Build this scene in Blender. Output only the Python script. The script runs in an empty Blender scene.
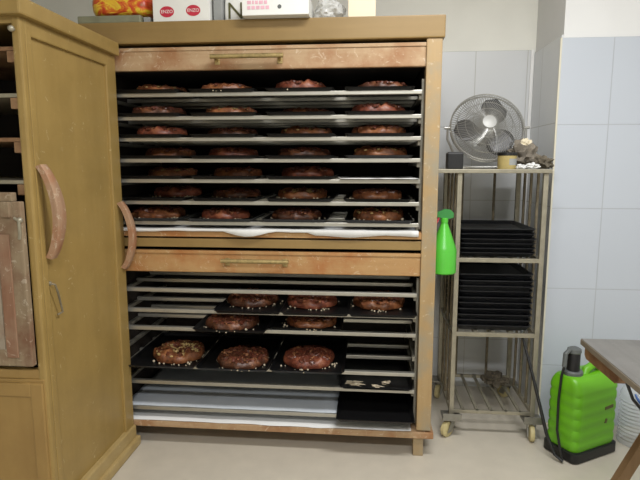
import bpy, bmesh, math, random
from mathutils import Vector, Matrix, noise
PI = math.pi
S = bpy.context.scene
COL = S.collection
random.seed(7)

# ------------------------------------------------------------------ helpers
def nbm(): return bmesh.new()

def bx(bm, x0, x1, y0, y1, z0, z1, bev=0.0, rot=None, piv=None):
    t = bmesh.new()
    r = bmesh.ops.create_cube(t, size=1.0)
    for v in t.verts:
        v.co = Vector(((x0+x1)/2 + v.co.x*(x1-x0), (y0+y1)/2 + v.co.y*(y1-y0), (z0+z1)/2 + v.co.z*(z1-z0)))
    if bev > 0:
        bmesh.ops.bevel(t, geom=list(t.edges), offset=bev, segments=2, profile=0.6, affect='EDGES')
    if rot is not None:
        p = Vector(piv) if piv else Vector(((x0+x1)/2, (y0+y1)/2, (z0+z1)/2))
        for v in t.verts: v.co = rot @ (v.co - p) + p
    merge(bm, t)

def merge(bm, t):
    me = bpy.data.meshes.new('tmp'); t.to_mesh(me); t.free()
    bm.from_mesh(me); bpy.data.meshes.remove(me)

def tube(bm, pts, r, n=8, caps=True, closed=False):
    pts = [Vector(p) for p in pts]
    rs = r if isinstance(r, (list, tuple)) else [r]*len(pts)
    rings = []; up = None
    for i, p in enumerate(pts):
        a = pts[i-1] if (i > 0 or closed) else p
        b = pts[(i+1) % len(pts)] if (i < len(pts)-1 or closed) else p
        d = (b-a).normalized()
        if up is None:
            up = Vector((0, 0, 1)) if abs(d.z) < .9 else Vector((1, 0, 0))
        s = d.cross(up)
        if s.length < 1e-5: s = d.orthogonal()
        s.normalize(); up = s.cross(d).normalized()
        rings.append([bm.verts.new(p + (s*math.cos(2*PI*k/n) + up*math.sin(2*PI*k/n))*rs[i]) for k in range(n)])
    m = len(rings)
    for i in range(m if closed else m-1):
        A, B = rings[i], rings[(i+1) % m]
        for k in range(n):
            bm.faces.new((A[k], A[(k+1) % n], B[(k+1) % n], B[k]))
    if caps and not closed:
        bm.faces.new(rings[0]); bm.faces.new(list(reversed(rings[-1])))

def lathe(bm, prof, n=32, M=None, sx=1.0, sy=1.0, capb=True, capt=True):
    rings = []
    for (r, z) in prof:
        rings.append([bm.verts.new((M @ Vector((r*sx*math.cos(2*PI*k/n), r*sy*math.sin(2*PI*k/n), z))) if M else
                                   Vector((r*sx*math.cos(2*PI*k/n), r*sy*math.sin(2*PI*k/n), z))) for k in range(n)])
    for A, B in zip(rings, rings[1:]):
        for k in range(n):
            bm.faces.new((A[k], A[(k+1) % n], B[(k+1) % n], B[k]))
    if capb: bm.faces.new(list(reversed(rings[0])))
    if capt: bm.faces.new(rings[-1])

def loft(bm, rings, cap=True):
    R = [[bm.verts.new(p) for p in ring] for ring in rings]
    for A, B in zip(R, R[1:]):
        n = len(A)
        for k in range(n): bm.faces.new((A[k], A[(k+1) % n], B[(k+1) % n], B[k]))
    if cap:
        bm.faces.new(list(reversed(R[0]))); bm.faces.new(R[-1])

def rrect(hx, hy, r, z, n=4, cx=0, cy=0):
    o = []
    for (sx, sy, a0) in ((1, 1, 0), (-1, 1, PI/2), (-1, -1, PI), (1, -1, 1.5*PI)):
        for k in range(n+1):
            a = a0 + PI/2*k/n
            o.append(Vector((cx+sx*(hx-r)+r*math.cos(a), cy+sy*(hy-r)+r*math.sin(a), z)))
    return o

def obj(name, bm, m, parent=None, smooth=False, loc=None):
    bmesh.ops.recalc_face_normals(bm, faces=bm.faces[:])
    me = bpy.data.meshes.new(name); bm.to_mesh(me); bm.free()
    if smooth:
        for p in me.polygons: p.use_smooth = True
        try: me.set_sharp_from_angle(angle=math.radians(40))
        except Exception: pass
    if m: me.materials.append(m)
    o = bpy.data.objects.new(name, me); COL.objects.link(o)
    if parent: o.parent = parent
    if loc: o.location = loc
    return o

def tag(o, label, cat, group=None):
    o['label'] = label; o['category'] = cat
    if group: o['group'] = group
    return o

def thing(name, label, cat, loc=(0, 0, 0), rz=0, group=None):
    o = bpy.data.objects.new(name, None); COL.objects.link(o)
    o.empty_display_size = .05
    o.location = loc; o.rotation_euler = (0, 0, rz)
    return tag(o, label, cat, group)

def struct(name, bm, m, parent=None):
    o = obj(name, bm, m, parent); o['kind'] = 'structure'; return o

def dup(root, label, loc, rz=0, group=None):
    r = root.copy(); COL.objects.link(r); r.location = loc; r.rotation_euler = (0, 0, rz)
    r['label'] = label
    if group: r['group'] = group
    for ch in list(root.children):
        c = ch.copy(); COL.objects.link(c); c.parent = r
        for g in list(ch.children):
            d = g.copy(); COL.objects.link(d); d.parent = c
    return r

def text_mesh(name, body, size, m, parent, loc, rot, ext=.0006):
    cu = bpy.data.curves.new(name, 'FONT'); cu.body = body; cu.size = size; cu.extrude = ext
    cu.align_x = 'CENTER'; cu.align_y = 'CENTER'
    tmp = bpy.data.objects.new(name, cu); COL.objects.link(tmp)
    dg = bpy.context.evaluated_depsgraph_get(); dg.update()
    me = bpy.data.meshes.new_from_object(tmp.evaluated_get(dg))
    bpy.data.objects.remove(tmp)
    me.materials.clear(); me.materials.append(m)
    o = bpy.data.objects.new(name, me); COL.objects.link(o)
    o.parent = parent; o.location = loc; o.rotation_euler = rot
    return o

# ------------------------------------------------------------------ materials
def lin(c):
    return tuple((x/255/12.92 if x/255 <= .04045 else ((x/255+.055)/1.055)**2.4) for x in c) + (1,)

def base_mat(name):
    m = bpy.data.materials.new(name); m.use_nodes = True
    nt = m.node_tree; b = nt.nodes['Principled BSDF']
    return m, nt, b

def N(nt, t, **kw):
    n = nt.nodes.new(t)
    for k, v in kw.items(): setattr(n, k, v)
    return n

def coords(nt, scale=(1, 1, 1), kind='Object'):
    tc = N(nt, 'ShaderNodeTexCoord'); mp = N(nt, 'ShaderNodeMapping'); mp.inputs['Scale'].default_value = scale
    nt.links.new(tc.outputs[kind], mp.inputs['Vector']); return mp.outputs['Vector']

def noise_tex(nt, vec, scale, detail=4, rough=.55, dist=0):
    n = N(nt, 'ShaderNodeTexNoise'); n.inputs['Scale'].default_value = scale; n.inputs['Detail'].default_value = detail
    n.inputs['Roughness'].default_value = rough; n.inputs['Distortion'].default_value = dist
    nt.links.new(vec, n.inputs['Vector']); return n.outputs['Fac']

def ramp(nt, fac, stops):
    r = N(nt, 'ShaderNodeValToRGB'); e = r.color_ramp.elements
    e[0].position, e[0].color = stops[0]; e[1].position, e[1].color = stops[-1]
    for p, c in stops[1:-1]:
        x = e.new(p); x.color = c
    nt.links.new(fac, r.inputs['Fac']); return r.outputs['Color']

def mix(nt, fac, a, b):
    m = N(nt, 'ShaderNodeMix', data_type='RGBA')
    if isinstance(fac, float): m.inputs[0].default_value = fac
    else: nt.links.new(fac, m.inputs[0])
    for s, x in ((6, a), (7, b)):
        if isinstance(x, tuple): m.inputs[s].default_value = x
        else: nt.links.new(x, m.inputs[s])
    return m.outputs[2]

def bump(nt, b, h, strength=.2, dist=.002):
    bp = N(nt, 'ShaderNodeBump'); bp.inputs['Strength'].default_value = strength; bp.inputs['Distance'].default_value = dist
    nt.links.new(h, bp.inputs['Height']); nt.links.new(bp.outputs['Normal'], b.inputs['Normal'])

def plain(name, c, rough=.5, metal=0.0, var=.12, scale=30, spec=.5, bumpy=0.0):
    m, nt, b = base_mat(name); v = coords(nt)
    f = noise_tex(nt, v, scale, 4)
    c0 = lin(c); d = tuple(x*(1-var) for x in c0[:3])+(1,); l = tuple(min(1, x*(1+var)) for x in c0[:3])+(1,)
    nt.links.new(ramp(nt, f, [(.3, d), (.7, l)]), b.inputs['Base Color'])
    b.inputs['Roughness'].default_value = rough; b.inputs['Metallic'].default_value = metal
    b.inputs['Specular IOR Level'].default_value = spec
    if bumpy: bump(nt, b, noise_tex(nt, v, scale*2, 5), bumpy)
    return m

def wood(name, a, bcol, grain='z', rough=.5, stain=None, stain_amt=.5, scratch=None, gs=1.0, scuff=.635):
    m, nt, b = base_mat(name)
    sc = {'z': (40*gs, 40*gs, 2.2*gs), 'x': (2.2*gs, 40*gs, 40*gs), 'y': (40*gs, 2.2*gs, 40*gs)}[grain]
    f = noise_tex(nt, coords(nt, sc), 1.0, 5, .6, .6)
    col = ramp(nt, f, [(.3, lin(a)), (.7, lin(bcol))])
    v = coords(nt)
    if stain:
        sf = ramp(nt, noise_tex(nt, v, 7, 5, .62), [(.42, (0, 0, 0, 1)), (.66, (stain_amt,)*3+(1,))])
        col = mix(nt, sf, col, lin(stain))
    if scratch:
        s2 = ramp(nt, noise_tex(nt, v, 26, 6, .72, 1.2), [(scuff, (0, 0, 0, 1)), (scuff+.05, (.55,)*3+(1,))])
        col = mix(nt, s2, col, lin(scratch))
    nt.links.new(col, b.inputs['Base Color']); b.inputs['Roughness'].default_value = rough
    bump(nt, b, f, .15, .0015)
    return m

def tile_mat(name, c, joint, ox, oz, axis='x', rh=.45):
    m, nt, b = base_mat(name)
    tc = N(nt, 'ShaderNodeTexCoord'); sp = N(nt, 'ShaderNodeSeparateXYZ'); nt.links.new(tc.outputs['Object'], sp.inputs[0])
    ax = N(nt, 'ShaderNodeMath', operation='SUBTRACT'); az = N(nt, 'ShaderNodeMath', operation='SUBTRACT')
    nt.links.new(sp.outputs['X' if axis == 'x' else 'Y'], ax.inputs[0]); ax.inputs[1].default_value = ox - 30.5
    nt.links.new(sp.outputs['Z'], az.inputs[0]); az.inputs[1].default_value = oz - 100*rh
    cb = N(nt, 'ShaderNodeCombineXYZ'); nt.links.new(ax.outputs[0], cb.inputs[0]); nt.links.new(az.outputs[0], cb.inputs[1])
    br = N(nt, 'ShaderNodeTexBrick'); br.offset = 0; br.squash = 1
    nt.links.new(cb.outputs[0], br.inputs['Vector'])
    br.inputs['Scale'].default_value = 1; br.inputs['Mortar Size'].default_value = .0028; br.inputs['Mortar Smooth'].default_value = .3
    br.inputs['Brick Width'].default_value = .305; br.inputs['Row Height'].default_value = rh
    br.inputs['Color1'].default_value = lin(c); br.inputs['Color2'].default_value = lin(tuple(x-3 for x in c)); br.inputs['Mortar'].default_value = lin(joint)
    nt.links.new(br.outputs['Color'], b.inputs['Base Color']); b.inputs['Roughness'].default_value = .28
    inv = N(nt, 'ShaderNodeMath', operation='SUBTRACT'); inv.inputs[0].default_value = 1; nt.links.new(br.outputs['Fac'], inv.inputs[1])
    bump(nt, b, inv.outputs[0], .4, .002)
    return m

M = {}
M['plaster'] = plain('cream_plaster', (236, 235, 226), .8, 0, .03, 4, .3)
M['plaster_white'] = plain('white_plaster', (224, 224, 222), .8, 0, .02, 4, .3)
M['tile_back'] = tile_mat('back_wall_tile', (214, 216, 217), (190, 190, 185), .634, 2.126)  # same tile as the pillar, lightened to make up for weaker light here
M['tile_pillar'] = tile_mat('pillar_tile', (192, 198, 206), (174, 178, 184), 1.232, 2.09, 'x', .437)  # same tile as the back wall, darkened to offset the stronger light
M['tile_return'] = tile_mat('return_tile', (214, 216, 216), (178, 177, 170), 2.93, 2.108, 'y', .443)
M['floor'] = plain('floor_tile', (198, 190, 174), .38, 0, .05, 9)
M['ceiling'] = plain('ceiling_paint', (228, 226, 220), .85, 0, .02, 3)
M['ochre'] = wood('ochre_painted_wood', (152, 126, 72), (160, 133, 77), 'z', .42, (140, 115, 64), .5, (206, 188, 146), .4, .63)
M['ochre_dark'] = wood('ochre_painted_door', (150, 120, 68), (158, 128, 74), 'z', .5, (140, 110, 62), .5, (196, 174, 130), .4, .67)
M['ochre_edge'] = wood('worn_ochre_edge', (170, 147, 97), (178, 154, 104), 'y', .5, (156, 130, 78), .6, (214, 200, 164), .5, .63)
M['pine'] = wood('varnished_pine', (138, 112, 66), (147, 120, 72), 'x', .45, (128, 103, 58), .4, None, .6)
M['pine_v'] = wood('varnished_pine_upright', (162, 134, 92), (172, 145, 102), 'z', .5, (146, 138, 118), .85, (210, 198, 172), .6, .62)
M['raw'] = wood('worn_raw_wood', (168, 138, 102), (184, 156, 122), 'x', .65, (150, 104, 66), .85, (210, 192, 166), .75, .585)
M['raw2'] = wood('orange_worn_wood', (168, 130, 82), (180, 142, 94), 'x', .6, (160, 100, 50), .8, (204, 182, 148), .75, .585)
M['flour'] = wood('floury_weathered_wood', (128, 110, 86), (150, 132, 106), 'z', .75, (112, 78, 56), .9, (184, 172, 152), .8, .58)
M['redwood'] = wood('reddish_weathered_wood', (122, 84, 62), (140, 104, 80), 'z', .7, (150, 130, 106), .55, (182, 166, 146), .7, .6)
M['greywood'] = wood('grey_floured_wood', (142, 130, 114), (160, 148, 130), 'z', .75, (136, 108, 88), .7, (186, 178, 166), .7)
M['dark'] = wood('shade_darkened_interior_wood', (30, 23, 17), (41, 32, 24), 'x', .85)  # dark brown wood, darkened further so its colour carries the interior shade
M['bow'] = wood('worn_bow_handle_wood', (150, 118, 92), (170, 138, 110), 'z', .55, (154, 96, 58), .8, (200, 184, 162), .9, .57)
M['batten'] = plain('grey_batten', (138, 134, 122), .5, .3, .15, 30)
M['alu'] = plain('aluminium_bar', (176, 173, 163), .36, .7, .06, 12)
M['brass'] = plain('tarnished_brass', (172, 152, 104), .4, .6, .3, 40)
M['blacktray'] = plain('black_oven_tray', (17, 17, 18), .42, .2, .2, 40)
M['traystack'] = plain('black_stacked_tray', (36, 37, 40), .4, .3, .25, 30)
M['paper'] = plain('white_paper', (226, 226, 224), .8, 0, .03, 8)
M['paper_grey'] = plain('bluish_paper', (190, 196, 202), .75, 0, .05, 8)
M['steel'] = plain('dull_steel', (158, 152, 134), .42, .5, .14, 25)
M['steel_rust'] = plain('grimy_steel', (128, 118, 98), .5, .4, .3, 30)
M['chrome'] = plain('chrome_wire', (176, 175, 170), .3, .6, .05, 20)
M['blade'] = plain('grey_fan_blade', (92, 92, 93), .4, .4, .06, 15)
M['hub'] = plain('silver_hub', (176, 176, 172), .45, .2, .03, 20)
M['white'] = plain('white_plastic', (238, 238, 236), .4, 0, .02, 20)
M['cream'] = plain('cream_plastic', (214, 208, 188), .45, 0, .04, 20)
M['black'] = plain('black_plastic', (20, 20, 21), .45, 0, .2, 30)
M['grey'] = plain('grey_plastic', (92, 96, 94), .5, 0, .1, 30)
M['green'] = plain('lime_green_plastic', (104, 176, 26), .38, 0, .06, 6)
M['bottle_green'] = plain('green_bottle_plastic', (84, 186, 58), .3, 0, .05, 10)
M['bottle_head'] = plain('dark_green_plastic', (52, 132, 62), .35, 0, .05, 10)
M['wheel'] = plain('yellowed_caster_wheel', (198, 184, 134), .5, 0, .08, 25)
M['zinc'] = plain('zinc_plate', (150, 148, 140), .38, .8, .12, 30)
M['tabletop'] = wood('dark_worn_tabletop', (98, 95, 90), (112, 109, 103), 'y', .36, (126, 123, 118), .5, (156, 153, 148), .5)
M['tableedge'] = wood('tabletop_edge_band', (122, 112, 96), (136, 126, 110), 'y', .5, (100, 88, 72), .5)
M['legwood'] = wood('brown_leg_wood', (134, 106, 74), (148, 120, 86), 'z', .5, (118, 90, 60), .5)
M['rustwood'] = wood('rust_stained_wood', (136, 104, 72), (154, 120, 86), 'y', .6, (96, 56, 32), .9, None)
M['rag'] = plain('grey_cloth', (120, 112, 100), .9, 0, .3, 18)
M['ragbrown'] = plain('brown_cloth', (100, 92, 78), .9, 0, .3, 22)
M['yellow'] = plain('yellow_label', (178, 160, 104), .5, 0, .15, 25)
M['red'] = plain('oval_red', (192, 44, 66), .5, 0, .05, 20)
M['pink'] = plain('pink_print', (226, 176, 190), .6, 0, .08, 40)
M['boxwhite'] = plain('white_card', (230, 230, 224), .6, 0, .02, 10)
M['boxgrey'] = plain('grey_card', (150, 152, 150), .6, 0, .1, 12)
M['boxcream'] = plain('cream_card', (224, 212, 184), .6, 0, .04, 10)
M['sage'] = plain('grey_green_tin', (140, 140, 116), .45, .2, .12, 20)
M['olive'] = plain('olive_print', (84, 82, 44), .6, 0, .1, 40)
M['blue'] = plain('blue_plastic', (50, 90, 160), .35, 0, .05, 20)
M['cable'] = plain('grey_cable', (176, 172, 160), .5, 0, .05, 20)
M['socket_hole'] = plain('socket_recess', (120, 112, 96), .6, 0, .05, 20)

def pie_mats():
    out = []
    for i, (c0, c1, c2) in enumerate((((58, 32, 20), (118, 70, 42), (158, 104, 64)), ((44, 26, 18), (84, 50, 34), (132, 84, 54)), ((58, 29, 22), (116, 60, 42), (152, 96, 66)))):
        m, nt, b = base_mat('baked_crust_%d' % i); v = coords(nt)
        f = noise_tex(nt, v, 22, 6, .65, .5)
        nt.links.new(ramp(nt, f, [(.32, lin(c0)), (.52, lin(c1)), (.72, lin(c2))]), b.inputs['Base Color'])
        b.inputs['Roughness'].default_value = .42
        bump(nt, b, noise_tex(nt, v, 90, 5), .4, .003)
        out.append(m)
    return out
CR = pie_mats()
M['nut'] = plain('chopped_nut', (150, 100, 64), .6, 0, .35, 60)
M['nutpale'] = plain('pale_chopped_nut', (176, 150, 98), .6, 0, .3, 60)
M['fruit'] = plain('glazed_fruit_piece', (96, 52, 38), .3, 0, .35, 60)
M['sugar'] = plain('sugar_crumb', (196, 182, 156), .6, 0, .08, 80)

def flame_mat():
    m, nt, b = base_mat('red_yellow_printed_film'); v = coords(nt, (6, 6, 16))
    f = noise_tex(nt, v, 1.6, 4, .55, 1.4)
    nt.links.new(ramp(nt, f, [(.3, lin((150, 92, 30))), (.42, lin((206, 62, 40))), (.5, lin((222, 130, 44))), (.55, lin((236, 206, 60))), (.66, lin((224, 150, 48))), (.8, lin((196, 56, 40)))]), b.inputs['Base Color'])
    b.inputs['Roughness'].default_value = .3
    return m
M['flame'] = flame_mat()

def clear_mat(name, c, alpha_mix=.5, rough=.2):
    m, nt, b = base_mat(name); b.inputs['Base Color'].default_value = lin(c); b.inputs['Roughness'].default_value = rough
    v = coords(nt); bump(nt, b, noise_tex(nt, v, 30, 3), .3, .003)
    tr = N(nt, 'ShaderNodeBsdfTransparent'); mx = N(nt, 'ShaderNodeMixShader'); mx.inputs[0].default_value = alpha_mix
    nt.links.new(tr.outputs[0], mx.inputs[1]); nt.links.new(b.outputs[0], mx.inputs[2])
    nt.links.new(mx.outputs[0], nt.nodes['Material Output'].inputs['Surface'])
    return m
M['bag'] = clear_mat('clear_film', (222, 222, 218), .6)
M['jug'] = clear_mat('clear_bottle', (226, 230, 233), .38, .12)

# ------------------------------------------------------------------ the setting
b = nbm(); bx(b, -3.2, 2.6, -2.2, 3.5, -.1, 0); struct('floor', b, M['floor'])
b = nbm(); bx(b, -3.2, 2.6, -2.2, 3.5, 2.9, 3.0); struct('ceiling', b, M['ceiling'])
b = nbm(); bx(b, -3.2, 2.6, 3.41, 3.5, 0, 2.9); struct('wall_back', b, M['plaster'])
b = nbm(); bx(b, -3.2, .975, 3.40, 3.41, 0, 2.126, .003); struct('wall_tiling_back', b, M['tile_back'])
b = nbm(); bx(b, .985, 2.6, 2.94, 3.41, 0, 2.9); struct('wall_pillar', b, M['plaster_white'])
b = nbm(); bx(b, .975, 2.6, 2.93, 2.94, 0, 2.09, .004); struct('wall_tiling_pillar', b, M['tile_pillar'])
b = nbm(); bx(b, .975, .985, 2.94, 3.40, 0, 2.108, .002); struct('wall_tiling_return', b, M['tile_return'])
b = nbm(); bx(b, .966, .976, 2.925, 2.933, 0, 2.09, .003); struct('trim_1', b, M['cream'])
b = nbm(); bx(b, .955, .975, 3.39, 3.402, 0, 2.126, .004); struct('trim_2', b, M['white'])
b = nbm(); bx(b, 2.5, 2.6, -2.2, 2.93, 0, 2.9); struct('wall_right', b, M['plaster_white'])
b = nbm(); bx(b, -3.3, -3.2, -2.2, 3.5, 0, 2.9); struct('wall_left', b, M['plaster'])
b = nbm(); bx(b, -3.2, 2.6, -2.3, -2.2, 0, 2.9); struct('wall_front', b, M['plaster'])

# ------------------------------------------------------------------ big proving cabinet
XL, XR = -1.37, .322            # outer sides
IL, IR = -1.28, .25            # inner sides
YF, YB = 2.505, 3.19
cab = thing('proving_cabinet', 'large ochre wooden bakery cabinet, its two open compartments full of metal bars and trays', 'cabinet', (0, 0, 0))
cab.location = (-.52, 2.85, 0)
CO = Vector((-.52, 2.85, 0))
def part(name, bm, m, root, off, smooth=False, parent=None):
    bmesh.ops.translate(bm, verts=bm.verts[:], vec=-Vector(off))
    return obj(name, bm, m, parent or root, smooth)
def cp(name, bm, m, smooth=False, parent=None): return part(name, bm, m, cab, CO, smooth, parent)
b = nbm(); bx(b, XL-.02, XR+.008, YF-.008, YB+.01, 2.008, 2.106, .006); cp('top_board', b, M['pine'])
b = nbm(); bx(b, IR, XR-.002, YF, YF+.06, .14, 2.008, .004); cp('stile', b, M['pine_v'])
b = nbm(); bx(b, XL, IL, YF, YF+.06, .14, 2.008, .004); cp('stile', b, M['pine_v'])
b = nbm(); bx(b, IR+.02, XR-.026, YF+.06, YB, .14, 2.008); cp('side_panel', b, M['ochre'])
b = nbm(); bx(b, XL+.004, IL-.02, YF+.06, YB, .14, 2.008); cp('side_panel', b, M['ochre'])
b = nbm(); bx(b, IL-.02, IL, YF+.06, YB-.015, .14, 2.0); bx(b, IR, IR+.02, YF+.06, YB-.015, .14, 2.0)
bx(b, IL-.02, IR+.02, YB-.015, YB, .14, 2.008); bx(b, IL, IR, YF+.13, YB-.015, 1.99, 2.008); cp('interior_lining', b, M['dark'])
b = nbm(); bx(b, IL, IR, YF+.002, YB-.016, 1.097, 1.13, .003); cp('middle_shelf', b, M['raw2'])
b = nbm(); bx(b, IL, IR, YF+.006, YF+.05, 1.045, 1.088, .003); cp('middle_rail', b, M['pine'])
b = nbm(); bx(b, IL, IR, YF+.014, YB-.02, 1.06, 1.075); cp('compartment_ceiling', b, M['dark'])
b = nbm(); bx(b, XL-.01, XR+.012, YF-.006, YB, .1, .132, .004); cp('bottom_board', b, M['raw'])
for (x, y) in ((XR-.085, YF+.01), (XL+.03, YF+.01), (XR-.085, YB-.08), (XL+.03, YB-.08)):
    b = nbm(); bx(b, x, x+.05, y, y+.05, 0, .1, .003); cp('foot', b, M['pine_v'])

# retracted tilt-up doors: the visible lower edge with a brass pull
def pull(x0, x1, z, door):
    b = nbm(); y = YF-.03
    tube(b, [(x0-.01, y, z), (x1+.01, y, z)], .0105, 10)
    for x in (x0+.012, x1-.012):
        tube(b, [(x, y, z), (x, y+.02, z-.006), (x, YF+.013, z-.012)], .007, 8)
        bx(b, x-.012, x+.012, YF+.008, YF+.014, z-.03, z+.008, .002)
    cp('pull_handle', b, M['brass'], True, door)
b = nbm(); bx(b, IL, IR, YF+.012, YF+.04, 1.888, 1.992, .005); bx(b, IL, IR, YF+.007, YF+.013, 1.976, 1.992, .002)
d1 = cp('tilt_up_door', b, M['raw']); pull(-.725, -.405, 1.94, d1)
b = nbm(); bx(b, IL, IR, YF+.012, YF+.04, .918, 1.028, .005); bx(b, IL, IR, YF+.007, YF+.013, 1.012, 1.028, .002)
d2 = cp('tilt_up_door', b, M['raw2']); pull(-.70, -.39, .985, d2)

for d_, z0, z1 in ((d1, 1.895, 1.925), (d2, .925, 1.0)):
    b = nbm(); bx(b, IL+.01, IR-.01, YF+.04, YB-.03, z0, z1); cp('shade_dark_door_back', b, M['dark'], False, d_)  # door backs coloured near black in place of the shade inside
UP = [1.777, 1.668, 1.568, 1.467, 1.369, 1.263, 1.163]
LO = [.822, .715, .621, .515, .42, .332, .19]
YBARS = (2.535, 2.76, 2.94, 3.10)
def bar(y, z, x0=IL+.012, x1=IR-.012):
    b = nbm(); bx(b, x0, x1, y-.012, y+.012, z-.0095, z+.0095, .003); cp('shelf_bar', b, M['alu'])
for z in UP:
    for y in YBARS: bar(y, z)
for i, z in enumerate(LO):
    if i == 3: continue
    for y in YBARS[:3]: bar(y, z)
for z in UP + LO:
    b = nbm(); bx(b, IL, IL+.022, YF+.07, YB-.03, z-.028, z-.011, .002); cp('bar_runner', b, M['batten'])
    b = nbm(); bx(b, IR-.022, IR, YF+.07, YB-.03, z-.028, z-.011, .002); cp('bar_runner', b, M['batten'])
for z0, z1 in ((1.14, 1.84), (.15, .90)):
    for y in (2.575,):
        b = nbm(); bx(b, IR-.012, IR-.0005, y-.012, y+.012, z0, z1, .002)
        for z in (UP if z0 > 1 else LO): bx(b, IR-.026, IR-.012, y-.03, y+.01, z-.032, z-.01, .002)
        cp('bar_bracket', b, M['batten'])
b = nbm(); tube(b, [(XR-.027, 2.63, 1.178), (XR+.024, 2.63, 1.182), (XR+.03, 2.63, 1.197)], .004, 8); cp('peg', b, M['steel'], True)

# ------------------------------------------------------------------ trays
TW, TD = .352, .53
def tray_mesh(w, d, h=.014, t=.0025):
    b = nbm()
    o = [rrect(w/2-.012, d/2-.012, .012, 0), rrect(w/2-.006, d/2-.006, .014, h*.7), rrect(w/2, d/2, .016, h),
         rrect(w/2-.003, d/2-.003, .015, h+.001), rrect(w/2-.012, d/2-.012, .012, h*.55), rrect(w/2-.016, d/2-.016, .01, t)]
    loft(b, o); return b
ORD = ['leftmost', 'second', 'third', 'rightmost']
ROWU = ['top', 'second', 'third', 'fourth', 'fifth', 'sixth', 'bottom']
tray0 = None
def tray(x0, yf, z, label, group, w=TW, rz=0.0, mesh_from=None):
    global tray0
    if tray0 is None:
        tray0 = obj('baking_tray', tray_mesh(TW, TD), M['blacktray'], None, True)
        tag(tray0, label, 'baking tray', group); t = tray0
    else:
        t = tray0.copy(); COL.objects.link(t); t['label'] = label; t['group'] = group
    t.location = (x0+w/2, yf+TD/2, z); t.rotation_euler = (0, 0, rz); t.scale = (w/TW, 1, 1)
    return t
GU, GL = 'black trays in the upper compartment', 'black trays in the lower compartment'

# ------------------------------------------------------------------ pies: four bakes, then copies
def make_pie(i):
    rnd = random.Random(40+i)
    root = thing('fruit_pie', 'pie', 'pie')
    b = nbm(); n = 56; R = .133; rings = []
    prof = [(.0, .90, .002), (.3, .97, .004), (.6, 1.0, .014), (.85, .985, .026), (1., .93, .036), (1.15, .84, .041), (1.3, .7, .043), (1.5, .5, .046), (1.7, .28, .048), (1.85, .1, .049)]
    amp = (.18, .15, .14, .2)[i]
    for (_, f, z) in prof:
        ring = []
        for k in range(n):
            a = 2*PI*k/n
            lob = 1+.035*math.sin((7, 9, 6, 8)[i]*a+i)+.03*noise.noise(Vector((3*math.cos(a), 3*math.sin(a), i*5.1)))
            r = R*f*lob
            zz = z*(1+(.25*noise.noise(Vector((18*r*math.cos(a), 18*r*math.sin(a), i*3.3+z*10))) if z > .015 else 0))
            zz += (amp*.09*noise.noise(Vector((50*r*math.cos(a), 50*r*math.sin(a), i))) if z > .02 else 0)
            ring.append(Vector((r*math.cos(a), r*math.sin(a), max(zz, .001))))
        rings.append(ring)
    loft(b, rings); obj('crust', b, CR[i % 3], root, True)
    def clumps(name, m, cnt, s0, s1, rmax):
        bb = nbm()
        for _ in range(cnt):
            a = rnd.uniform(0, 2*PI); r = R*rmax*math.sqrt(rnd.random())
            s = rnd.uniform(s0, s1); t = bmesh.new(); bmesh.ops.create_icosphere(t, subdivisions=1, radius=s)
            for v in t.verts: v.co *= 1+.35*rnd.uniform(-1, 1)
            q = Matrix.Rotation(rnd.uniform(0, 6), 3, 'Z') @ Matrix.Diagonal((1.5, .9, .75))
            zc = .047 - .015*(r/R)**3
            for v in t.verts: v.co = q @ v.co + Vector((r*math.cos(a), r*math.sin(a), zc))
            merge(bb, t)
        o = obj(name, bb, m, root, False); o['kind'] = 'stuff'
        return o
    clumps('chopped_nut_topping', M['nutpale'] if i == 0 else M['nut'], (190, 120, 80, 110)[i], .003, .0085, .9)
    clumps('glazed_fruit_topping', M['fruit'], (50, 90, 110, 90)[i], .006, .0145, .9)
    bb = nbm()
    for _ in range((26, 20, 22, 16)[i]):
        a = rnd.uniform(0, 2*PI) if rnd.random() < .45 else rnd.uniform(PI*1.08, PI*1.92)
        r = R*rnd.uniform(1.0, 1.0+.28*rnd.random()); s = rnd.uniform(.002, .0062)
        t = bmesh.new(); bmesh.ops.create_icosphere(t, subdivisions=1, radius=s)
        for v in t.verts: v.co = v.co*(1+.25*rnd.uniform(-1, 1)) + Vector((r*math.cos(a), min(r*math.sin(a), 1), s*.8))
        merge(bb, t)
    o = obj('sugar_crumbs', bb, M['sugar'], root); o['kind'] = 'stuff'
    return root
PIES = [make_pie(i) for i in range(4)]
used = [False]*4
def pie(kind, x, y, z, label, group, s=1.0, rz=None):
    rz = random.uniform(-.6, .6) if rz is None else rz
    if not used[kind]:
        p = PIES[kind]; used[kind] = True
        p.location = (x, y, z); p.rotation_euler = (0, 0, rz); p['label'] = label; p['group'] = group
    else:
        p = dup(PIES[kind], label, (x, y, z), rz, group)
    p.scale = (s, s, s*random.uniform(.92, 1.12))
    return p
PU, PL = 'fruit pies in the upper compartment', 'fruit pies in the lower compartment'

TX = [-1.238, -.872, -.505, -.133]
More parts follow.
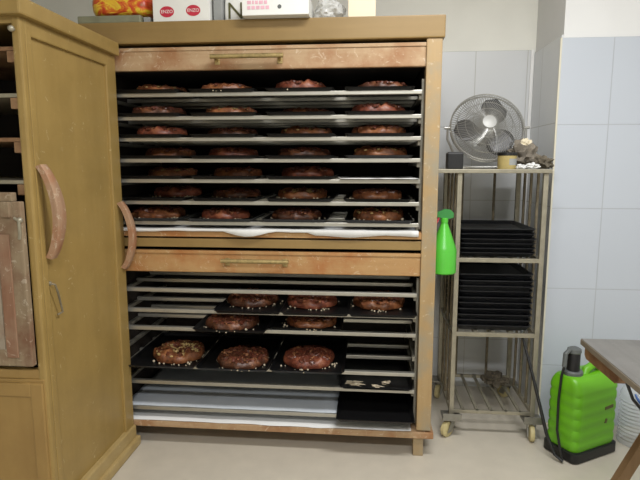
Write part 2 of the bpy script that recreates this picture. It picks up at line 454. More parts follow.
# y of each pie centre, per shelf and tray
PY = [(2.70, 2.66, 2.66, 2.66), (2.68, 2.68, 2.80, 2.68), (2.66, 2.76, 2.74, 2.68), (2.78, 2.76, 2.74, 2.70), (2.80, 2.80, 2.76, None), (2.86, 2.82, 2.74, 2.70), (2.69, 2.675, 2.675, 2.68)]
k = 0
for r, z in enumerate(UP):
    zt = z+.0095
    for c in range(4):
        dx = -.028 if (r == 6 and c < 3) else (.025 if (r == 6 and c == 3) else random.uniform(-.004, .004))
        if r == 6 and c == 3: dx = .006
        yf = 2.519 + random.uniform(-.004, .004)
        x0 = TX[c]+dx
        if r == 4 and c == 3: continue
        tray(x0+.014, yf-.014, zt, 'black baking tray with a pie, %s on the %s shelf of the upper compartment' % (ORD[c], ROWU[r]), GU, TW-.028)
        y = PY[r][c]
        pie((k*3+r) % 4, x0+TW/2+random.uniform(-.012, .012), y, zt+.003, 'round brown pie, %s on the %s shelf of the upper compartment' % (ORD[c], ROWU[r]), PU, random.uniform(.94, 1.02)); k += 1
# white sheet where the fifth shelf has no pie
b = nbm()
g = 12
V = [[b.verts.new((-.138+.37*i/g, 2.492+.5*j/g, 1.369+.0115+.0025*noise.noise(Vector((i*.6, j*.5, 2)))+.003)) for j in range(g+1)] for i in range(g+1)]
for i in range(g):
    for j in range(g): b.faces.new((V[i][j], V[i+1][j], V[i+1][j+1], V[i][j+1]))
o = obj('paper_sheet', b, M['paper'], None, True); sm = o.modifiers.new('s', 'SOLIDIFY'); sm.thickness = .0015
tag(o, 'bare white paper sheet at the right end of the fifth upper shelf', 'paper')

# lower compartment
LOWROW = {1: 'top', 2: 'second', 4: 'third', 5: 'fourth'}
LT = [  # level, x0, yf, w, pie kind, pie x, pie y, label words
    (1, -.752, 2.462, .334, 1, -.602, 2.69, 'left of three on the top row'),
    (1, -.420, 2.460, .334, 2, -.289, 2.69, 'middle of three on the top row'),
    (1, -.090, 2.458, .328, 3, .060, 2.70, 'right of three on the top row'),
    (2, -.862, 2.455, .372, 1, -.690, 2.59, 'left of two on the middle row'),
    (2, -.490, 2.519, .368, 3, -.285, 2.66, 'right of two on the middle row, shaded under the tray above'),
    (4, -1.228, 2.463, .370, 0, -1.000, 2.645, 'left of three on the lowest pie row'),
    (4, -.855, 2.46, .372, 1, -.640, 2.60, 'middle of three on the lowest pie row'),
    (4, -.480, 2.462, .372, 2, -.300, 2.635, 'right of three on the lowest pie row'),
]
LOOK = {0: 'pale crumb-topped pie', 1: 'nut-studded brown pie', 2: 'glossy reddish pie', 3: 'dark brown pie'}
for (lv, x0, yf, w, kd, px, py, wd) in LT:
    z = LO[lv]+.0095
    tray(x0, yf, z, 'black tray with one pie, lower compartment, %s' % wd.split(',')[0], GL, w)
    pie(kd, px, py, z+.003, '%s, lower compartment, %s' % (LOOK[kd], wd.split(',')[0]), PL, 1.0)
t = tray(-.13, 2.50, LO[5]+.0095, 'black tray with only cake crumbs left, below the pie rows at right', GL, .358)
b = nbm(); rnd = random.Random(3)
for _ in range(26):
    c = rnd.choice(((-.06, 2.56), (-.085, 2.57), (-.05, 2.555), (.09, 2.57), (.05, 2.54), (.1, 2.6)))
    s = rnd.uniform(.003, .009)
    q = bmesh.new(); bmesh.ops.create_icosphere(q, subdivisions=1, radius=s)
    for v in q.verts: v.co = v.co*(1+.3*rnd.uniform(-1, 1)) + Vector((c[0]+rnd.gauss(0, .014), c[1]+rnd.gauss(0, .008), LO[5]+.0125+s*.8))
    merge(b, q)
o = obj('cake_crumbs', b, M['sugar']); o['kind'] = 'stuff'; tag(o, 'cake crumbs left on an empty black tray at lower right', 'crumbs')

def sheet(name, x0, x1, y0, y1, z, label, m, amp=.004, flap=None, seed=0, droop=0):
    b = nbm(); nx, ny = 40, 14
    V = []
    for i in range(nx+1):
        row = []
        for j in range(ny+1):
            x = x0+(x1-x0)*i/nx; y = (y0+(y1-y0)*max(0, j-1)/(ny-1)-(.002 if j == 0 else 0)) if droop else y0+(y1-y0)*j/ny
            zz = z + amp*(.5+.5*noise.noise(Vector((x*7, y*7, seed)))) + amp*.5*abs(noise.noise(Vector((x*23, y*23, seed+3))))
            if j == 0 and not droop: y += .012*noise.noise(Vector((x*6, seed, 1)))
            if droop and j == 0: zz -= droop*(2.0 if x > -.28 else .8)*(.9+.5*noise.noise(Vector((x*5, seed, 4))))
            if flap and flap[0] < x < flap[1]:
                s = math.sin(PI*(x-flap[0])/(flap[1]-flap[0]))
                if j <= (1 if droop else 0): y -= flap[2]*s*(1 if j == 0 else .5); zz -= flap[3]*s*(1 if j == 0 else 0)
            row.append(b.verts.new((x, y, zz)))
        V.append(row)
    for i in range(nx):
        for j in range(ny): b.faces.new((V[i][j], V[i+1][j], V[i+1][j+1], V[i][j+1]))
    o = obj(name, b, m, None, True); sm = o.modifiers.new('s', 'SOLIDIFY'); sm.thickness = .001
    return tag(o, label, 'paper')
sheet('paper_sheet', -1.262, -.145, 2.528, 3.13, .2005, 'bluish white paper spread over the lowest bars, left of the pulled-down empty tray', M['paper_grey'], .003, None, 1)
sheet('paper_sheet', -1.27, .225, 2.502, 3.12, .1335, 'white paper covering the bottom board under the lowest bars', M['paper'], .004, (-.62, -.30, .006, .0), 5)
sheet('paper_sheet', -1.265, .235, 2.497, 3.12, 1.1325, 'white paper lining the floor of the upper compartment, its front edge drooping', M['paper'], .006, (-.70, -.46, .012, .022), 9, .014)
t = tray(-.147, 2.435, LO[6]+.0105, 'plain empty black tray jutting out over the bottom board at the lower right', GL, .384)

# ------------------------------------------------------------------ left cabinet
LX, RX, LYF, LYB = -2.3, -1.2, 1.80, 2.495
LC = Vector((-1.75, 2.15, 0))
lc = thing('floured_cabinet', 'tall ochre cabinet cut by the left picture edge, with bow handles on its side', 'cabinet', LC)
def lp(name, bm, m, smooth=False, parent=None): return part(name, bm, m, lc, LC, smooth, parent)
b = nbm(); bx(b, RX-.03, RX-.014, LYF+.01, LYB-.005, .02, 1.955)
bx(b, RX-.03, RX, LYF+.029, LYF+.062, .1, 1.955, .004); bx(b, RX-.03, RX, LYB-.088, LYB, .1, 1.955, .005)
bx(b, RX-.03, RX-.001, LYF+.02, LYB-.02, 1.897, 1.955, .005); lp('side_panel', b, M['ochre'])
b = nbm(); bx(b, LX, LX+.03, LYF+.01, LYB-.005, .02, 1.955); lp('side_panel', b, M['ochre'])
b = nbm(); bx(b, LX-.02, RX+.024, LYF-.03, LYB, 1.952, 2.012, .007); lp('crown', b, M['ochre'])
b = nbm(); bx(b, LX-.01, RX+.012, LYF+.0, LYB, 0, .112, .008); bx(b, LX-.03, RX+.03, LYF-.012, LYB+.012, 0, .05, .012); lp('plinth', b, M['ochre_edge'])
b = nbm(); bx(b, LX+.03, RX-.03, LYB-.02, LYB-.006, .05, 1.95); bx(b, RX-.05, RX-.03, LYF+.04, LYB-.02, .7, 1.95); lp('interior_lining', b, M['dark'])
b = nbm(); bx(b, RX-.032, RX+.0, LYF, LYF+.03, .1, 1.955, .008); bx(b, LX, LX+.04, LYF, LYF+.03, .68, 1.955, .006)
bx(b, LX, RX-.03, LYF+.004, LYF+.03, 1.93, 1.955, .003); lp('face_frame', b, M['ochre'])
for i, z in enumerate((1.845, 1.685, 1.53, 1.378)):
    b = nbm(); bx(b, LX+.03, RX-.05, LYF+.03, LYB-.03, z, z+.014, .002); lp('shelf', b, M['steel'] if i in (1, 3) else M['rustwood'])
    b = nbm(); bx(b, RX-.075, RX-.03, LYF+.028, LYF+.06, z-.04, z-.001, .003); lp('cleat', b, M['rustwood'])
b = nbm(); bx(b, LX, RX-.002, LYF+.002, LYF+.03, .645, .682, .004); lp('middle_rail', b, M['ochre_dark'])
# lower panelled door
b = nbm(); bx(b, LX+.01, RX-.008, LYF-.003, LYF+.025, .115, .645, .003)
d = lp('panelled_door', b, M['ochre_dark'])
for (x0, x1, z0, z1) in ((LX+.01, RX-.06, .578, .632), (RX-.062, RX-.012, .12, .632), (LX+.01, LX+.07, .12, .632), (LX+.07, RX-.06, .12, .18)):
    b = nbm(); bx(b, x0, x1, LYF-.012, LYF, z0, z1, .005); lp('door_frame', b, M['ochre_dark'], False, d)
# raw hanging flap
b = nbm(); bx(b, LX+.05, RX-.031, LYF-.028, LYF-.002, .705, 1.318, .005); bx(b, LX+.05, RX-.06, LYF-.03, LYF+.0, 1.318, 1.35, .004)
f = lp('drop_flap', b, M['flour'])
b = nbm(); bx(b, RX-.125, RX-.08, LYF-.034, LYF-.027, .74, 1.2, .003); lp('flap_strip', b, M['redwood'], False, f)
b = nbm(); bx(b, LX+.1, RX-.13, LYF-.032, LYF-.027, .77, 1.22, .002); lp('flap_panel', b, M['greywood'], False, f)
b = nbm(); bx(b, RX-.1, RX-.066, LYF-.04, LYF-.02, 1.262, 1.318, .004); lp('flap_block', b, M['flour'], False, f)
b = nbm(); tube(b, [(RX-.055, LYF-.03, 1.26), (RX-.035, LYF-.035, 1.25), (RX-.035, LYF-.035, 1.2), (RX-.042, LYF-.03, 1.185)], .0055, 8)
q = bmesh.new(); bmesh.ops.create_uvsphere(q, u_segments=10, v_segments=8, radius=.011)
for v in q.verts: v.co += Vector((RX-.035, LYF-.03, 1.252))
merge(b, q); lp('latch', b, M['steel'], True, f)
b = nbm(); q = bmesh.new(); bmesh.ops.create_uvsphere(q, u_segments=12, v_segments=8, radius=.011)
for v in q.verts: v.co += Vector((RX-.022, LYF-.014, 1.908))
merge(b, q); tube(b, [(RX-.022, LYF+.002, 1.908), (RX-.022, LYF-.012, 1.908)], .006, 8); lp('knob', b, M['steel'], True)
# bow handles
def bow(y0, z0, y1, z1, bulge, w, dy=0):
    b = nbm(); n = 14; rings = []
    for i in range(n+1):
        t = i/n; s = math.sin(PI*t)
        c = Vector((RX+.008+bulge*s**.75, y0+(y1-y0)*t+dy*s, z0+(z1-z0)*t))
        tx = bulge*PI*math.cos(PI*t)*.75; tz = z1-z0
        dn = Vector((tz, 0, -tx)).normalized()          # outward normal in xz
        if dn.x < 0: dn = -dn
        hw = w*(.75+.35*s); th = .013
        rings.append([c+dn*sx*th+Vector((0, sy*hw, 0)) for (sx, sy) in ((-1, -.8), (-.8, -1), (.8, -1), (1, -.8), (1, .8), (.8, 1), (-.8, 1), (-1, .8))])
    loft(b, rings); lp('bow_handle', b, M['bow'], True)
bow(1.85, 1.445, 1.872, 1.10, .046, .026, .008)
bow(2.452, 1.268, 2.462, .945, .052, .02, 0)
b = nbm(); tube(b, [(RX-.008, 1.872, 1.0), (RX+.012, 1.878, .995), (RX+.012, 1.893, .96), (RX+.008, 1.912, .91), (RX+.006, 1.925, .875), (RX-.004, 1.905, .868)], .004, 8)
q = bmesh.new(); bmesh.ops.create_uvsphere(q, u_segments=10, v_segments=8, radius=.009)
for v in q.verts: v.co += Vector((RX-.006, 1.872, 1.0))
merge(b, q); lp('hook', b, M['steel_rust'], True)

# ------------------------------------------------------------------ on top of the big cabinet
ZT = 2.1065
YT = 2.505
t = obj('flat_tin', (lambda b: (bx(b, -1.385, -1.075, YT+.01, YT+.24, ZT, ZT+.036, .006), b)[1])(nbm()), M['sage'])
tag(t, 'flat grey-green tin on top of the cabinet under the flame-patterned bag', 'tin')
b = nbm(); bx(b, -1.07, -1.035, YT+.03, YT+.2, ZT, ZT+.03, .004); tag(obj('small_tin', b, M['boxgrey']), 'small dark grey tin squeezed between flat tin and white oval-marked box', 'tin')
b = nbm(); nn = 18; rings = []
for i in range(nn+1):
    t = i/nn; x = -1.345+.305*t; s = (1-(2*t-1)**8)**.5 if 0 < t < 1 else .25
    ring = []
    for k in range(20):
        a = 2*PI*k/20
        ca, sa = math.cos(a), math.sin(a)
        ry = .10*s*abs(ca)**.6*(1 if ca > 0 else -1); rz_ = .055*s*abs(sa)**.6*(1 if sa > 0 else -1)
        w = 1+.06*noise.noise(Vector((x*14, ca*2, sa*2)))
        ring.append(Vector((x, YT+.13+ry*w, ZT+.037+.057+rz_*w)))
    rings.append(ring)
loft(b, rings); tag(obj('printed_bag', b, M['flame'], None, True), 'red and yellow flame-patterned plastic bag lying on the flat tin', 'bag')

t = thing('oval_marked_box', 'white carton with two red oval emblems on top of the cabinet', 'box', (-.88, YT+.12, ZT))
b = nbm(); bx(b, -.136, .136, -.105, .1, 0, .125, .003); obj('carton', b, M['boxwhite'], t)
for x in (-.068, .058):
    b = nbm(); lathe(b, [(.034, 0), (.034, .0012)], 40, Matrix.Translation((x, -.1052, .046+.003*(x > 0))) @ Matrix.Rotation(PI/2, 4, 'X'), 1.0, .72)
    e = obj('oval_emblem', b, M['red'], t)
    text_mesh('emblem_lettering', 'ENZO', .021, M['boxwhite'], e, (x, -.1066, .046+.003*(x > 0)), (PI/2, 0, 0))
b = nbm(); bx(b, -.735, -.69, YT+.04, YT+.16, ZT, ZT+.12, .006); tag(obj('grey_carton', b, M['boxgrey']), 'narrow grey carton standing right of the oval-marked box', 'box')

t = thing('lettered_bag', 'white paper bag with olive letter N, between grey carton and pink-printed box', 'bag', (-.64, YT+.09, ZT))
b = nbm(); loft(b, [rrect(.046, .03, .012, 0), rrect(.048, .035, .014, .05), rrect(.046, .03, .012, .1), rrect(.045, .012, .01, .14)])
obj('bag_body', b, M['boxwhite'], t, True)
text_mesh('letter_print', 'N', .105, M['olive'], t, (.008, -.0365, .05), (PI/2, 0, 0))

t = thing('pink_printed_box', 'white flat box with pink print jutting over the cabinet top edge', 'box', (-.425, YT+.06, ZT+.0))
b = nbm(); bx(b, -.15, .15, -.12, .12, .0, .085, .003); obj('carton', b, M['boxwhite'], t)
b = nbm(); rnd = random.Random(5)
for j in range(2):
    x = -.125
    while x < -.03:
        w = rnd.uniform(.008, .018); bx(b, x, x+w, -.1215, -.12, .026+.022*j, .04+.022*j); x += w+.005
obj('pink_print', b, M['pink'], t)
b = nbm(); lathe(b, [(.009, 0), (.009, .001)], 18, Matrix.Translation((.02, -.12, .035)) @ Matrix.Rotation(PI/2, 4, 'X'))
obj('grey_symbol', b, M['grey'], t)

def crumple(name, cx, cy, cz, hx, hy, hz, m, seed, label, cat, flat=.35, fr=9, amp=.35):
    b = nbm(); bmesh.ops.create_icosphere(b, subdivisions=4, radius=1)
    for v in b.verts:
        d = v.co.copy()
        n1 = noise.noise(d*2.1+Vector((seed, 0, 0))); n2 = abs(noise.noise(d*fr*.5+Vector((0, seed, 0))))
        r = 1+amp*n1-amp*.9*n2
        p = d*r
        z = p.z*hz
        v.co = Vector((cx+p.x*hx, cy+p.y*hy, max(cz+.001, cz+hz*.8+z)))
    return tag(obj(name, b, m, None, True), label, cat)
crumple('plastic_bag', -.20, YT+.1, ZT, .075, .07, .06, M['bag'], 3.3, 'crumpled clear plastic bag on the cabinet top, right of the pink-printed box', 'bag')
b = nbm(); bx(b, -.105, .02, YT+.02, YT+.16, ZT, ZT+.11, .004); tag(obj('cream_carton', b, M['boxcream']), 'plain cream carton, rightmost item on top of the cabinet', 'box')

# ------------------------------------------------------------------ cart
CX0, CX1, CY0, CY1 = .444, .888, 2.735, 3.245
CC = Vector((.64, 3.0, 0))
cart = thing('tray_trolley', 'tarnished steel tray trolley on casters in the corner beside the cabinet', 'trolley', CC)
def kp(name, bm, m, smooth=False, parent=None): return part(name, bm, m, cart, CC, smooth, parent)
pw = .024
posts = [(CX0, CY0), (CX1-pw, CY0), (CX0, CY1-pw), (CX1-pw, CY1-pw)]
for (x, y) in posts:
    b = nbm(); bx(b, x, x+pw, y, y+pw, .115, 1.405, .003); kp('post', b, M['steel'])
b = nbm(); bx(b, CX0-.105, CX1+.012, CY0-.012, CY1+.01, 1.405, 1.425, .003); kp('top_plate', b, M['steel'])
for z in (.965, .57):
    b = nbm()
    bx(b, CX0, CX1, CY0+.002, CY0+.022, z-.014, z+.008, .002); bx(b, CX0, CX1, CY1-.022, CY1-.002, z-.014, z+.008, .002)
    bx(b, CX0+.003, CX0+.021, CY0+.006, CY1-.006, z-.013, z+.007, .002); bx(b, CX1-.021, CX1-.003, CY0+.006, CY1-.006, z-.013, z+.007, .002)
    for x in (CX0+.13, CX0+.22, CX0+.31): bx(b, x-.01, x+.01, CY0+.01, CY1-.01, z-.01, z+.004, .002)
    kp('shelf_frame', b, M['steel'])
zb = .142
b = nbm()
for (x0, x1, y0, y1) in ((CX0, CX1, CY0+.002, CY0+.02), (CX0, CX1, CY1-.02, CY1-.002), (CX0+.003, CX0+.019, CY0+.006, CY1-.006), (CX1-.019, CX1-.003, CY0+.006, CY1-.006)):
    bx(b, x0, x1, y0, y1, zb-.012, zb+.006, .002)
kp('bottom_frame', b, M['steel'])
for i in range(5):
    x = CX0+.075+i*.074
    b = nbm(); bx(b, x-.008, x+.008, CY0, CY1, zb-.006, zb+.006, .002); kp('bottom_bar', b, M['steel'])
for x in (.555, .74):
    b = nbm(); tube(b, [(x, CY1-.012, zb), (x, CY1-.012, 1.41)], .008, 8); kp('upright_rod', b, M['steel_rust'], True)
for x in (CX0+.012, CX1-.012):
    for y in (2.86, 2.98, 3.1):
        b = nbm(); tube(b, [(x, y, zb), (x, y, 1.41)], .008, 8); kp('upright_rod', b, M['steel_rust'], True)
for n_, (x, y) in enumerate(posts):
    px, py = x+pw/2, y+pw/2
    b = nbm(); bx(b, px-.05, px+.05, py-.045, py+.045, .103, .117, .003)
    if n_ in (0, 1): bx(b, px-.05, px+.05, py-.048, py-.042, .1, .14, .002)
    lathe(b, [(.022, .089), (.022, .103)], 16, Matrix.Translation((px, py, 0)))
    a = (.75, 1.45, 1.2, -.9)[n_]
    R = Matrix.Translation((px, py, 0)) @ Matrix.Rotation(a, 4, 'Z')
    for s in (-1, 1):
        q = bmesh.new(); bx(q, -.018, .018, s*.02-.002, s*.02+.002, .03, .092, .001)
        for v in q.verts: v.co = R @ (v.co + Vector((-.03*(.092-v.co.z)/.06, 0, 0)))
        merge(b, q)
    c = kp('caster', b, M['zinc'])
    b = nbm(); lathe(b, [(.034, -.013), (.042, -.01), (.043, 0), (.042, .01), (.034, .013)], 24, R @ Matrix.Translation((-.03, 0, .0435)) @ Matrix.Rotation(PI/2, 4, 'X'))
    kp('wheel', b, M['wheel'], True, c)

# tray stacks
def stack_tray_mesh():
    b = nbm(); w, d, h = .394, .44, .02
    loft(b, [rrect(w/2-.02, d/2-.02, .02, 0), rrect(w/2-.004, d/2-.004, .024, h), rrect(w/2, d/2, .026, h+.001), rrect(w/2, d/2, .026, h+.004), rrect(w/2-.008, d/2-.008, .02, h+.004), rrect(w/2-.024, d/2-.024, .018, .006)])
    return b
st0 = None; rnd = random.Random(11)
WN = ['lowest', 'second from bottom', 'third from bottom', 'fourth from bottom', 'fifth from bottom', 'sixth from bottom', 'seventh from bottom', 'eighth from bottom', 'ninth from bottom', 'topmost']
for (z0, n, wh, pitch) in ((.973, 6, 'middle', .0245), (.578, 10, 'lower', .0305)):
    for i in range(n):
        nm = 'topmost' if i == n-1 else WN[i]
        lb = 'black oven tray, %s of the stack on the trolley %s shelf' % (nm, wh)
        if st0 is None:
            st0 = obj('oven_tray', stack_tray_mesh(), M['traystack'], None, True); tag(st0, lb, 'baking tray'); o = st0
        else:
            o = st0.copy(); COL.objects.link(o); o['label'] = lb
        o['group'] = 'stacked trays on the trolley %s shelf' % wh
        o.location = (.665+rnd.uniform(-.002, .002), 2.99+rnd.uniform(-.012, .012), z0+i*pitch)
        o.scale = (1, 1, pitch/.0245 if pitch > .025 else 1.0)
        o.rotation_euler = (0, 0, rnd.uniform(-.008, .008))

# fan
FZ = 1.425
fan = thing('desk_fan', 'round chrome wire fan on the trolley top', 'fan', (.638, 3.03, FZ))
fc = Vector((0, 0, .222)); FR = .197
tilt = Matrix.Translation(fc) @ Matrix.Rotation(-.40, 4, 'X') @ Matrix.Rotation(PI/2, 4, 'X')   # local +z faces the room (-y)
def fpt(r, a, z): return tilt @ Vector((r*math.cos(a), r*math.sin(a), z))
def cage(front):
    b = nbm(); s = 1 if front else -1
    def zz(r): return s*(.012+.055*(1-(r/FR)**2)**.6) if r < FR else s*.012
    for r in (FR, FR*.985):
        tube(b, [fpt(r, 2*PI*k/56, s*.012) for k in range(56)], .0027, 6, closed=True)
    for r in (.165, .125, .085, .045):
        tube(b, [fpt(r, 2*PI*k/48, zz(r)) for k in range(48)], .0015, 4, closed=True)
    n = 84
    for k in range(n):
        a0 = 2*PI*k/n
        pts = []
        for j in range(7):
            r = .036+(FR-.036)*j/6
            pts.append(fpt(r, a0+.45*(1-j/6)*s, zz(r)))
        tube(b, pts, .0014, 4, caps=False)
    if not front:
        lathe(b, [(.05, -.07), (.05, -.066)], 20, tilt)
    return b
obj('front_grille', cage(True), M['chrome'], fan, True)
obj('rear_grille', cage(False), M['chrome'], fan, True)
b = nbm(); lathe(b, [(.038, .060), (.04, .068), (.036, .075), (.015, .079)], 28, tilt); obj('hub_cap', b, M['hub'], fan, True)
b = nbm(); lathe(b, [(.03, -.06), (.042, -.07), (.045, -.14), (.03, -.155)], 24, tilt); lathe(b, [(.012, -.06), (.012, .0)], 12, tilt); obj('motor', b, M['grey'], fan, True)
for k in range(3):
    b = nbm(); a0 = PI/2-.4+2*PI*k/3; rows = []
    for j in range(9):
        t = j/8; r = .03+.148*t
        hw = (.28+.42*math.sin(PI*min(1, t*1.0)**.8)) * (1 if t < .85 else math.sqrt(max(.05, 1-((t-.85)/.15)**2)))
        row = []
        for i in range(7):
            u = i/6*2-1
            row.append(fpt(r, a0+u*hw, u*.022*(1-.4*t)))
        rows.append(row)
    V = [[b.verts.new(p) for p in row] for row in rows]
    for j in range(8):
        for i in range(6): b.faces.new((V[j][i], V[j][i+1], V[j+1][i+1], V[j+1][i]))
    o = obj('blade', b, M['blade'], fan, True); sm = o.modifiers.new('s', 'SOLIDIFY'); sm.thickness = .002
b = nbm(); lathe(b, [(.024, -.02), (.03, 0), (.024, .03)], 20, tilt); obj('blade_hub', b, M['grey'], fan, True)
b = nbm(); RS = FR+.012
pts = [(-RS, 0, .222)] + [(RS*math.cos(a), 0, .222+(RS+.0)*math.sin(a)) for a in [PI+PI*.04*k for k in range(1, 9)]]
pts = [p for p in pts if p[2] > .02]
tube(b, [(-RS, 0, .222), (-RS, 0, .16), (-.17, 0, .08), (-.13, .0, .008), (.13, 0, .008), (.17, 0, .08), (RS, 0, .16), (RS, 0, .222)], .0065, 8)
tube(b, [(-.13, -.07, .007), (-.13, .08, .007)], .0065, 8); tube(b, [(.13, -.07, .007), (.13, .08, .007)], .0065, 8)
obj('stand', b, M['chrome'], fan, True)
for s in (-1, 1):
    b = nbm(); tube(b, [(s*(FR-.002), 0, .222), (s*(RS+.018), 0, .222)], .008, 10); obj('tilt_knob', b, M['chrome'], fan, True)

# small things on the trolley top
b = nbm(); bx(b, .395, .475, 2.765, 2.835, FZ, FZ+.082, .006); bx(b, .40, .47, 2.77, 2.83, FZ+.08, FZ+.086, .003)
t = obj('black_box', b, M['black']); tag(t, 'small black box at the left front corner of the trolley top', 'box')
t = thing('yellow_tin', 'yellow labelled tin with dark rim on the trolley top before the fan', 'tin', (.705, 2.83, FZ))
b = nbm(); lathe(b, [(.046, 0), (.047, .003), (.047, .07), (.045, .072)], 32); obj('can', b, M['yellow'], t, True)
b = nbm(); lathe(b, [(.049, .068), (.049, .083), (.044, .085), (.04, .078)], 32); obj('lid', b, M['black'], t, True)
b = nbm(); lathe(b, [(.0476, .02), (.0476, .052)], 32, None, 1, 1, False, False)
for f_ in list(b.faces):
    c = f_.calc_center_median()
    if not (c.y < -.02 and c.x > 0): b.faces.remove(f_)
obj('label', b, M['boxgrey'], t, True)
crumple('crumpled_rag', .81, 2.93, FZ, .085, .06, .078, M['rag'], 1.7, 'grey crumpled rag heaped on the trolley top beside the yellow tin', 'rag', amp=.6)
crumple('crumpled_rag', .895, 2.87, FZ, .05, .05, .036, M['ragbrown'], 5.2, 'brownish rag hanging at the right front corner of the trolley top', 'rag', amp=.6)
crumple('crumpled_paper', .765, 2.79, FZ, .022, .02, .013, M['paper'], 2.2, 'white paper scrap right beside the yellow tin', 'paper', amp=.6)
crumple('crumpled_paper', .825, 2.80, FZ, .034, .022, .018, M['paper'], 8.2, 'larger white paper scrap in front of the grey rag', 'paper', amp=.7)
crumple('crumpled_paper', .825, 2.94, FZ+.105, .034, .026, .03, M['boxcream'], 4.1, 'pale crumpled paper lying on top of the grey rag', 'paper', amp=.5)
crumple('crumpled_rag', .765, 3.09, zb+.006, .07, .075, .042, M['ragbrown'], 7.7, 'brown rag lying on the bottom bars of the trolley', 'rag', amp=.5)

# ------------------------------------------------------------------ green spray bottle
sb = thing('spray_bottle', 'green trigger spray bottle hanging between cabinet and trolley', 'spray bottle', (.371, 2.63, .915))
b = nbm(); lathe(b, [(.056, 0), (.063, .006), (.063, .118), (.058, .132), (.038, .19), (.018, .243), (.014, .26)], 32); obj('bottle', b, M['bottle_green'], sb, True)
b = nbm(); lathe(b, [(.0185, .252), (.0185, .272), (.015, .275)], 20); obj('collar', b, M['bottle_green'], sb, True)
b = nbm(); loft(b, [[Vector((x, y, z)) for (y, z) in ((-.012, z0), (.012, z0), (.012, z1), (-.012, z1))] for (x, z0, z1) in ((-.052, .283, .298), (-.03, .278, .305), (.0, .27, .318), (.025, .272, .316), (.042, .278, .30))])
obj('spray_head', b, M['bottle_head'], sb)
b = nbm(); loft(b, [[Vector((x+dx, y, z)) for (dx, y) in ((-.004, -.008), (.004, -.008), (.004, .008), (-.004, .008))] for (x, z) in ((-.026, .285), (-.032, .262), (-.045, .236))]); obj('trigger', b, M['red'], sb)

# ------------------------------------------------------------------ green backpack sprayer
ang = math.radians(31)
sp = thing('backpack_sprayer', 'lime green pump sprayer tank with black base standing on the floor beside the trolley', 'sprayer', (1.093, 2.655, 0), ang)
hx, hy = .152, .092
b = nbm(); loft(b, [rrect(hx-.006, hy-.006, .03, .0), rrect(hx+.008, hy+.008, .03, .006), rrect(hx+.008, hy+.008, .03, .05), rrect(hx, hy, .03, .054)]); obj('base', b, M['black'], sp, True)
b = nbm(); rings = []
H0, H1 = .052, .418
for i in range(27):
    t = i/26; z = H0+(H1-H0)*t
    k = 1.0
    if t > .8: k = math.sqrt(max(0.0, 1-((t-.8)/.2)**2*.55))
    if t < .05: k = .985
    ribs = (-.004 if (t < .78 and i % 4 == 0) else 0)
    rings.append(rrect(hx*(.86+.14*k)+ribs, hy*k+ribs, .035, z, 5))
rings.append(rrect(hx*.84, hy*.5, .03, H1+.006, 5))
loft(b, rings); obj('tank', b, M['green'], sp, True)
b = nbm(); tube(b, [(-.035, -.02, .40), (-.02, -.02, .438), (.025, -.02, .456), (.075, -.02, .446), (.108, -.02, .40)], [.021, .02, .019, .02, .023], 12); obj('carry_handle', b, M['green'], sp, True)
b = nbm(); lathe(b, [(.047, .40), (.047, .438), (.042, .443)], 28, Matrix.Translation((-.088, 0, 0))); obj('filler_collar', b, M['grey'], sp, True)
b = nbm(); lathe(b, [(.03, .44), (.03, .53), (.028, .534)], 28, Matrix.Translation((-.088, 0, 0))); obj('pump_cylinder', b, M['black'], sp, True)
b = nbm(); lathe(b, [(.03, .53), (.034, .536), (.032, .552), (.016, .56)], 28, Matrix.Translation((-.088, 0, 0)))
tube(b, [(-.088, 0, .545), (-.122, 0, .55), (-.148, 0, .535), (-.152, 0, .47)], .011, 10); obj('pump_cap', b, M['grey'], sp, True)
b = nbm(); tube(b, [(-.152, 0, .475), (-.16, .005, .42), (-.164, .01, .30), (-.166, .005, .14), (-.172, -.02, .07), (-.185, -.05, .014)], .006, 8); obj('hose', b, M['black'], sp, True)
b = nbm(); bx(b, .045, .105, -.0945, -.089, .245, .262, .001, Matrix.Rotation(-.08, 3, 'Y')); obj('printed_mark', b, M['olive'], sp)
b = nbm(); bx(b, .052, .066, -.0945, -.089, .172, .196, .001, Matrix.Rotation(.3, 3, 'Y')); obj('printed_mark', b, M['olive'], sp)
# wand leaning on the trolley
w = thing('spray_wand', 'thin black spray wand leaning from the floor against the trolley corner', 'wand', (.925, 2.535, 0))
b = nbm(); tube(b, [(.035, -.03, .012), (.005, .0, .03), (-.028, .035, .12), (-.074, .145, .37), (-.112, .235, .555)], [.007, .0075, .009, .008, .006], 10); obj('lance', b, M['black'], w, True)
b = nbm(); tube(b, [(-.112, .235, .555), (-.116, .24, .57), (-.112, .236, .585)], .007, 8); obj('nozzle', b, M['grey'], w, True)

# ------------------------------------------------------------------ water jug, table, socket
j = thing('water_jug', 'clear water jug with blue cap standing under the table beside the green sprayer', 'jug', (1.415, 2.75, 0))
b = nbm()
prof = [(.075, 0), (.09, .006)]
for i in range(12): prof += [(.092, .02+i*.02), (.088, .03+i*.02)]
prof += [(.09, .265), (.075, .30), (.04, .33), (.02, .345), (.02, .36)]
lathe(b, prof, 32); obj('body', b, M['jug'], j, True)
b = nbm(); lathe(b, [(.024, .352), (.024, .375), (.02, .378)], 24); obj('cap', b, M['blue'], j, True)
b = nbm(); tube(b, [(-.05*math.cos(a), -.055-.045*math.sin(a), .29-.05*math.sin(a)) for a in [PI*k/12 for k in range(13)]], .006, 8); obj('carry_ring', b, M['blue'], j, True)

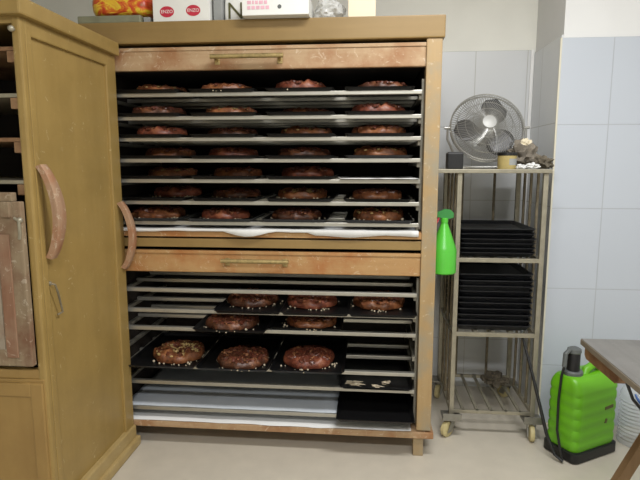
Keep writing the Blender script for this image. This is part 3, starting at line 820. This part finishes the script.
TZ = .78
tb = thing('work_table', 'dark topped table on splayed wooden trestle legs at the right picture edge', 'table', (1.3, 1.5, 0))
TC = Vector((1.3, 1.5, 0))
def tp(name, bm, m, smooth=False, parent=None): return part(name, bm, m, tb, TC, smooth, parent)
b = nbm(); bx(b, .829, 1.85, .95, 2.068, TZ-.003, TZ, .001); tp('tabletop', b, M['tabletop'])
b = nbm(); bx(b, .827, 1.852, .948, 2.07, TZ-.024, TZ-.003, .002); tp('edge_band', b, M['tableedge'])
b = nbm(); loft(b, [[Vector((x, y, z)) for (x, z) in ((.84, TZ-.024), (.875, TZ-.024), (.875, z0), (.84, z0))] for (y, z0) in ((1.77, TZ-.045), (1.80, TZ-.068), (2.04, TZ-.072), (2.055, TZ-.06))]); tp('apron', b, M['rustwood'])
for y in (1.98, 1.1):
    b = nbm(); bx(b, .95, 1.72, y-.02, y+.02, TZ-.07, TZ-.024, .003); tp('cross_beam', b, M['legwood'])
    for s in (-1, 1):
        xt, xb = 1.335+s*.145, 1.335+s*.478
        b = nbm(); loft(b, [[Vector((x+dx, y+dy, z)) for (dx, dy) in ((-.021, -.018), (.021, -.018), (.021, .018), (-.021, .018))] for (x, z) in ((xb, 0), (xt, TZ-.065))]); tp('leg', b, M['legwood'])
b = nbm(); tube(b, [(.93, 1.93, .716), (.945, 1.93, .66), (.97, 1.93, .60), (1.01, 1.93, .553), (1.06, 1.93, .535), (1.12, 1.93, .535), (1.2, 1.93, .58), (1.26, 1.93, .715)], .006, 8)
tag(obj('hanging_cable', b, M['black'], None, True), 'black cable hanging in a loop beneath the table edge', 'cable')

so = thing('wall_socket', 'cream double power socket with conduit on the white wall at upper right', 'socket', (1.365, 3.05, 2.03))
b = nbm(); bx(b, -.036, .036, -.034, 0, -.075, .068, .008); obj('housing', b, M['cream'], so)
for z in (.034, -.03):
    b = nbm(); lathe(b, [(.024, .0), (.024, .003), (.019, .003), (.017, -.004)], 28, Matrix.Translation((0, -.034, z)) @ Matrix.Rotation(PI/2, 4, 'X')); obj('outlet', b, M['socket_hole'], so, True)
b = nbm(); lathe(b, [(.012, .068), (.012, .09)], 14, Matrix.Translation((0, -.014, 0))); obj('gland', b, M['cream'], so, True)
for x in (-.012, .012):
    b = nbm(); tube(b, [(x*.4, -.012, .085), (x, -.008, .12), (x, -.007, .86)], .0045, 8); obj('cable', b, M['cable'], so, True)

# ------------------------------------------------------------------ light
def area(name, loc, sx, sy, power, col, aim):
    L = bpy.data.lights.new(name, 'AREA'); L.shape = 'RECTANGLE'; L.size = sx; L.size_y = sy; L.energy = power; L.color = col
    o = bpy.data.objects.new(name, L); COL.objects.link(o); o.location = loc
    o.rotation_euler = (Vector(aim)-Vector(loc)).to_track_quat('-Z', 'Y').to_euler(); return o
area('ceiling_lamp', (.55, 1.5, 2.86), 1.3, .3, 50, (.98, .985, 1), (.55, 1.5, 0))
area('ceiling_lamp_rear', (.3, -.5, 2.86), 1.3, .3, 80, (.98, .985, 1), (.3, -.5, 0))
wd = bpy.data.worlds.new('World'); S.world = wd; wd.use_nodes = True
wd.node_tree.nodes['Background'].inputs[0].default_value = (.5, .5, .52, 1); wd.node_tree.nodes['Background'].inputs[1].default_value = .2

# ------------------------------------------------------------------ camera
cd = bpy.data.cameras.new('camera'); cd.sensor_fit = 'HORIZONTAL'; cd.sensor_width = 36; cd.lens = 530/640*36; cd.clip_start = .05
co = bpy.data.objects.new('camera', cd); COL.objects.link(co); co.location = (0, 0, 1.45)
co.rotation_euler = (math.radians(90-8.15), 0, math.radians(5.25)); S.camera = co
S.view_settings.view_transform = 'Standard'; S.view_settings.look = 'None'; S.view_settings.gamma = 1
S.view_settings.use_curve_mapping = False; S.view_settings.exposure = -0.1
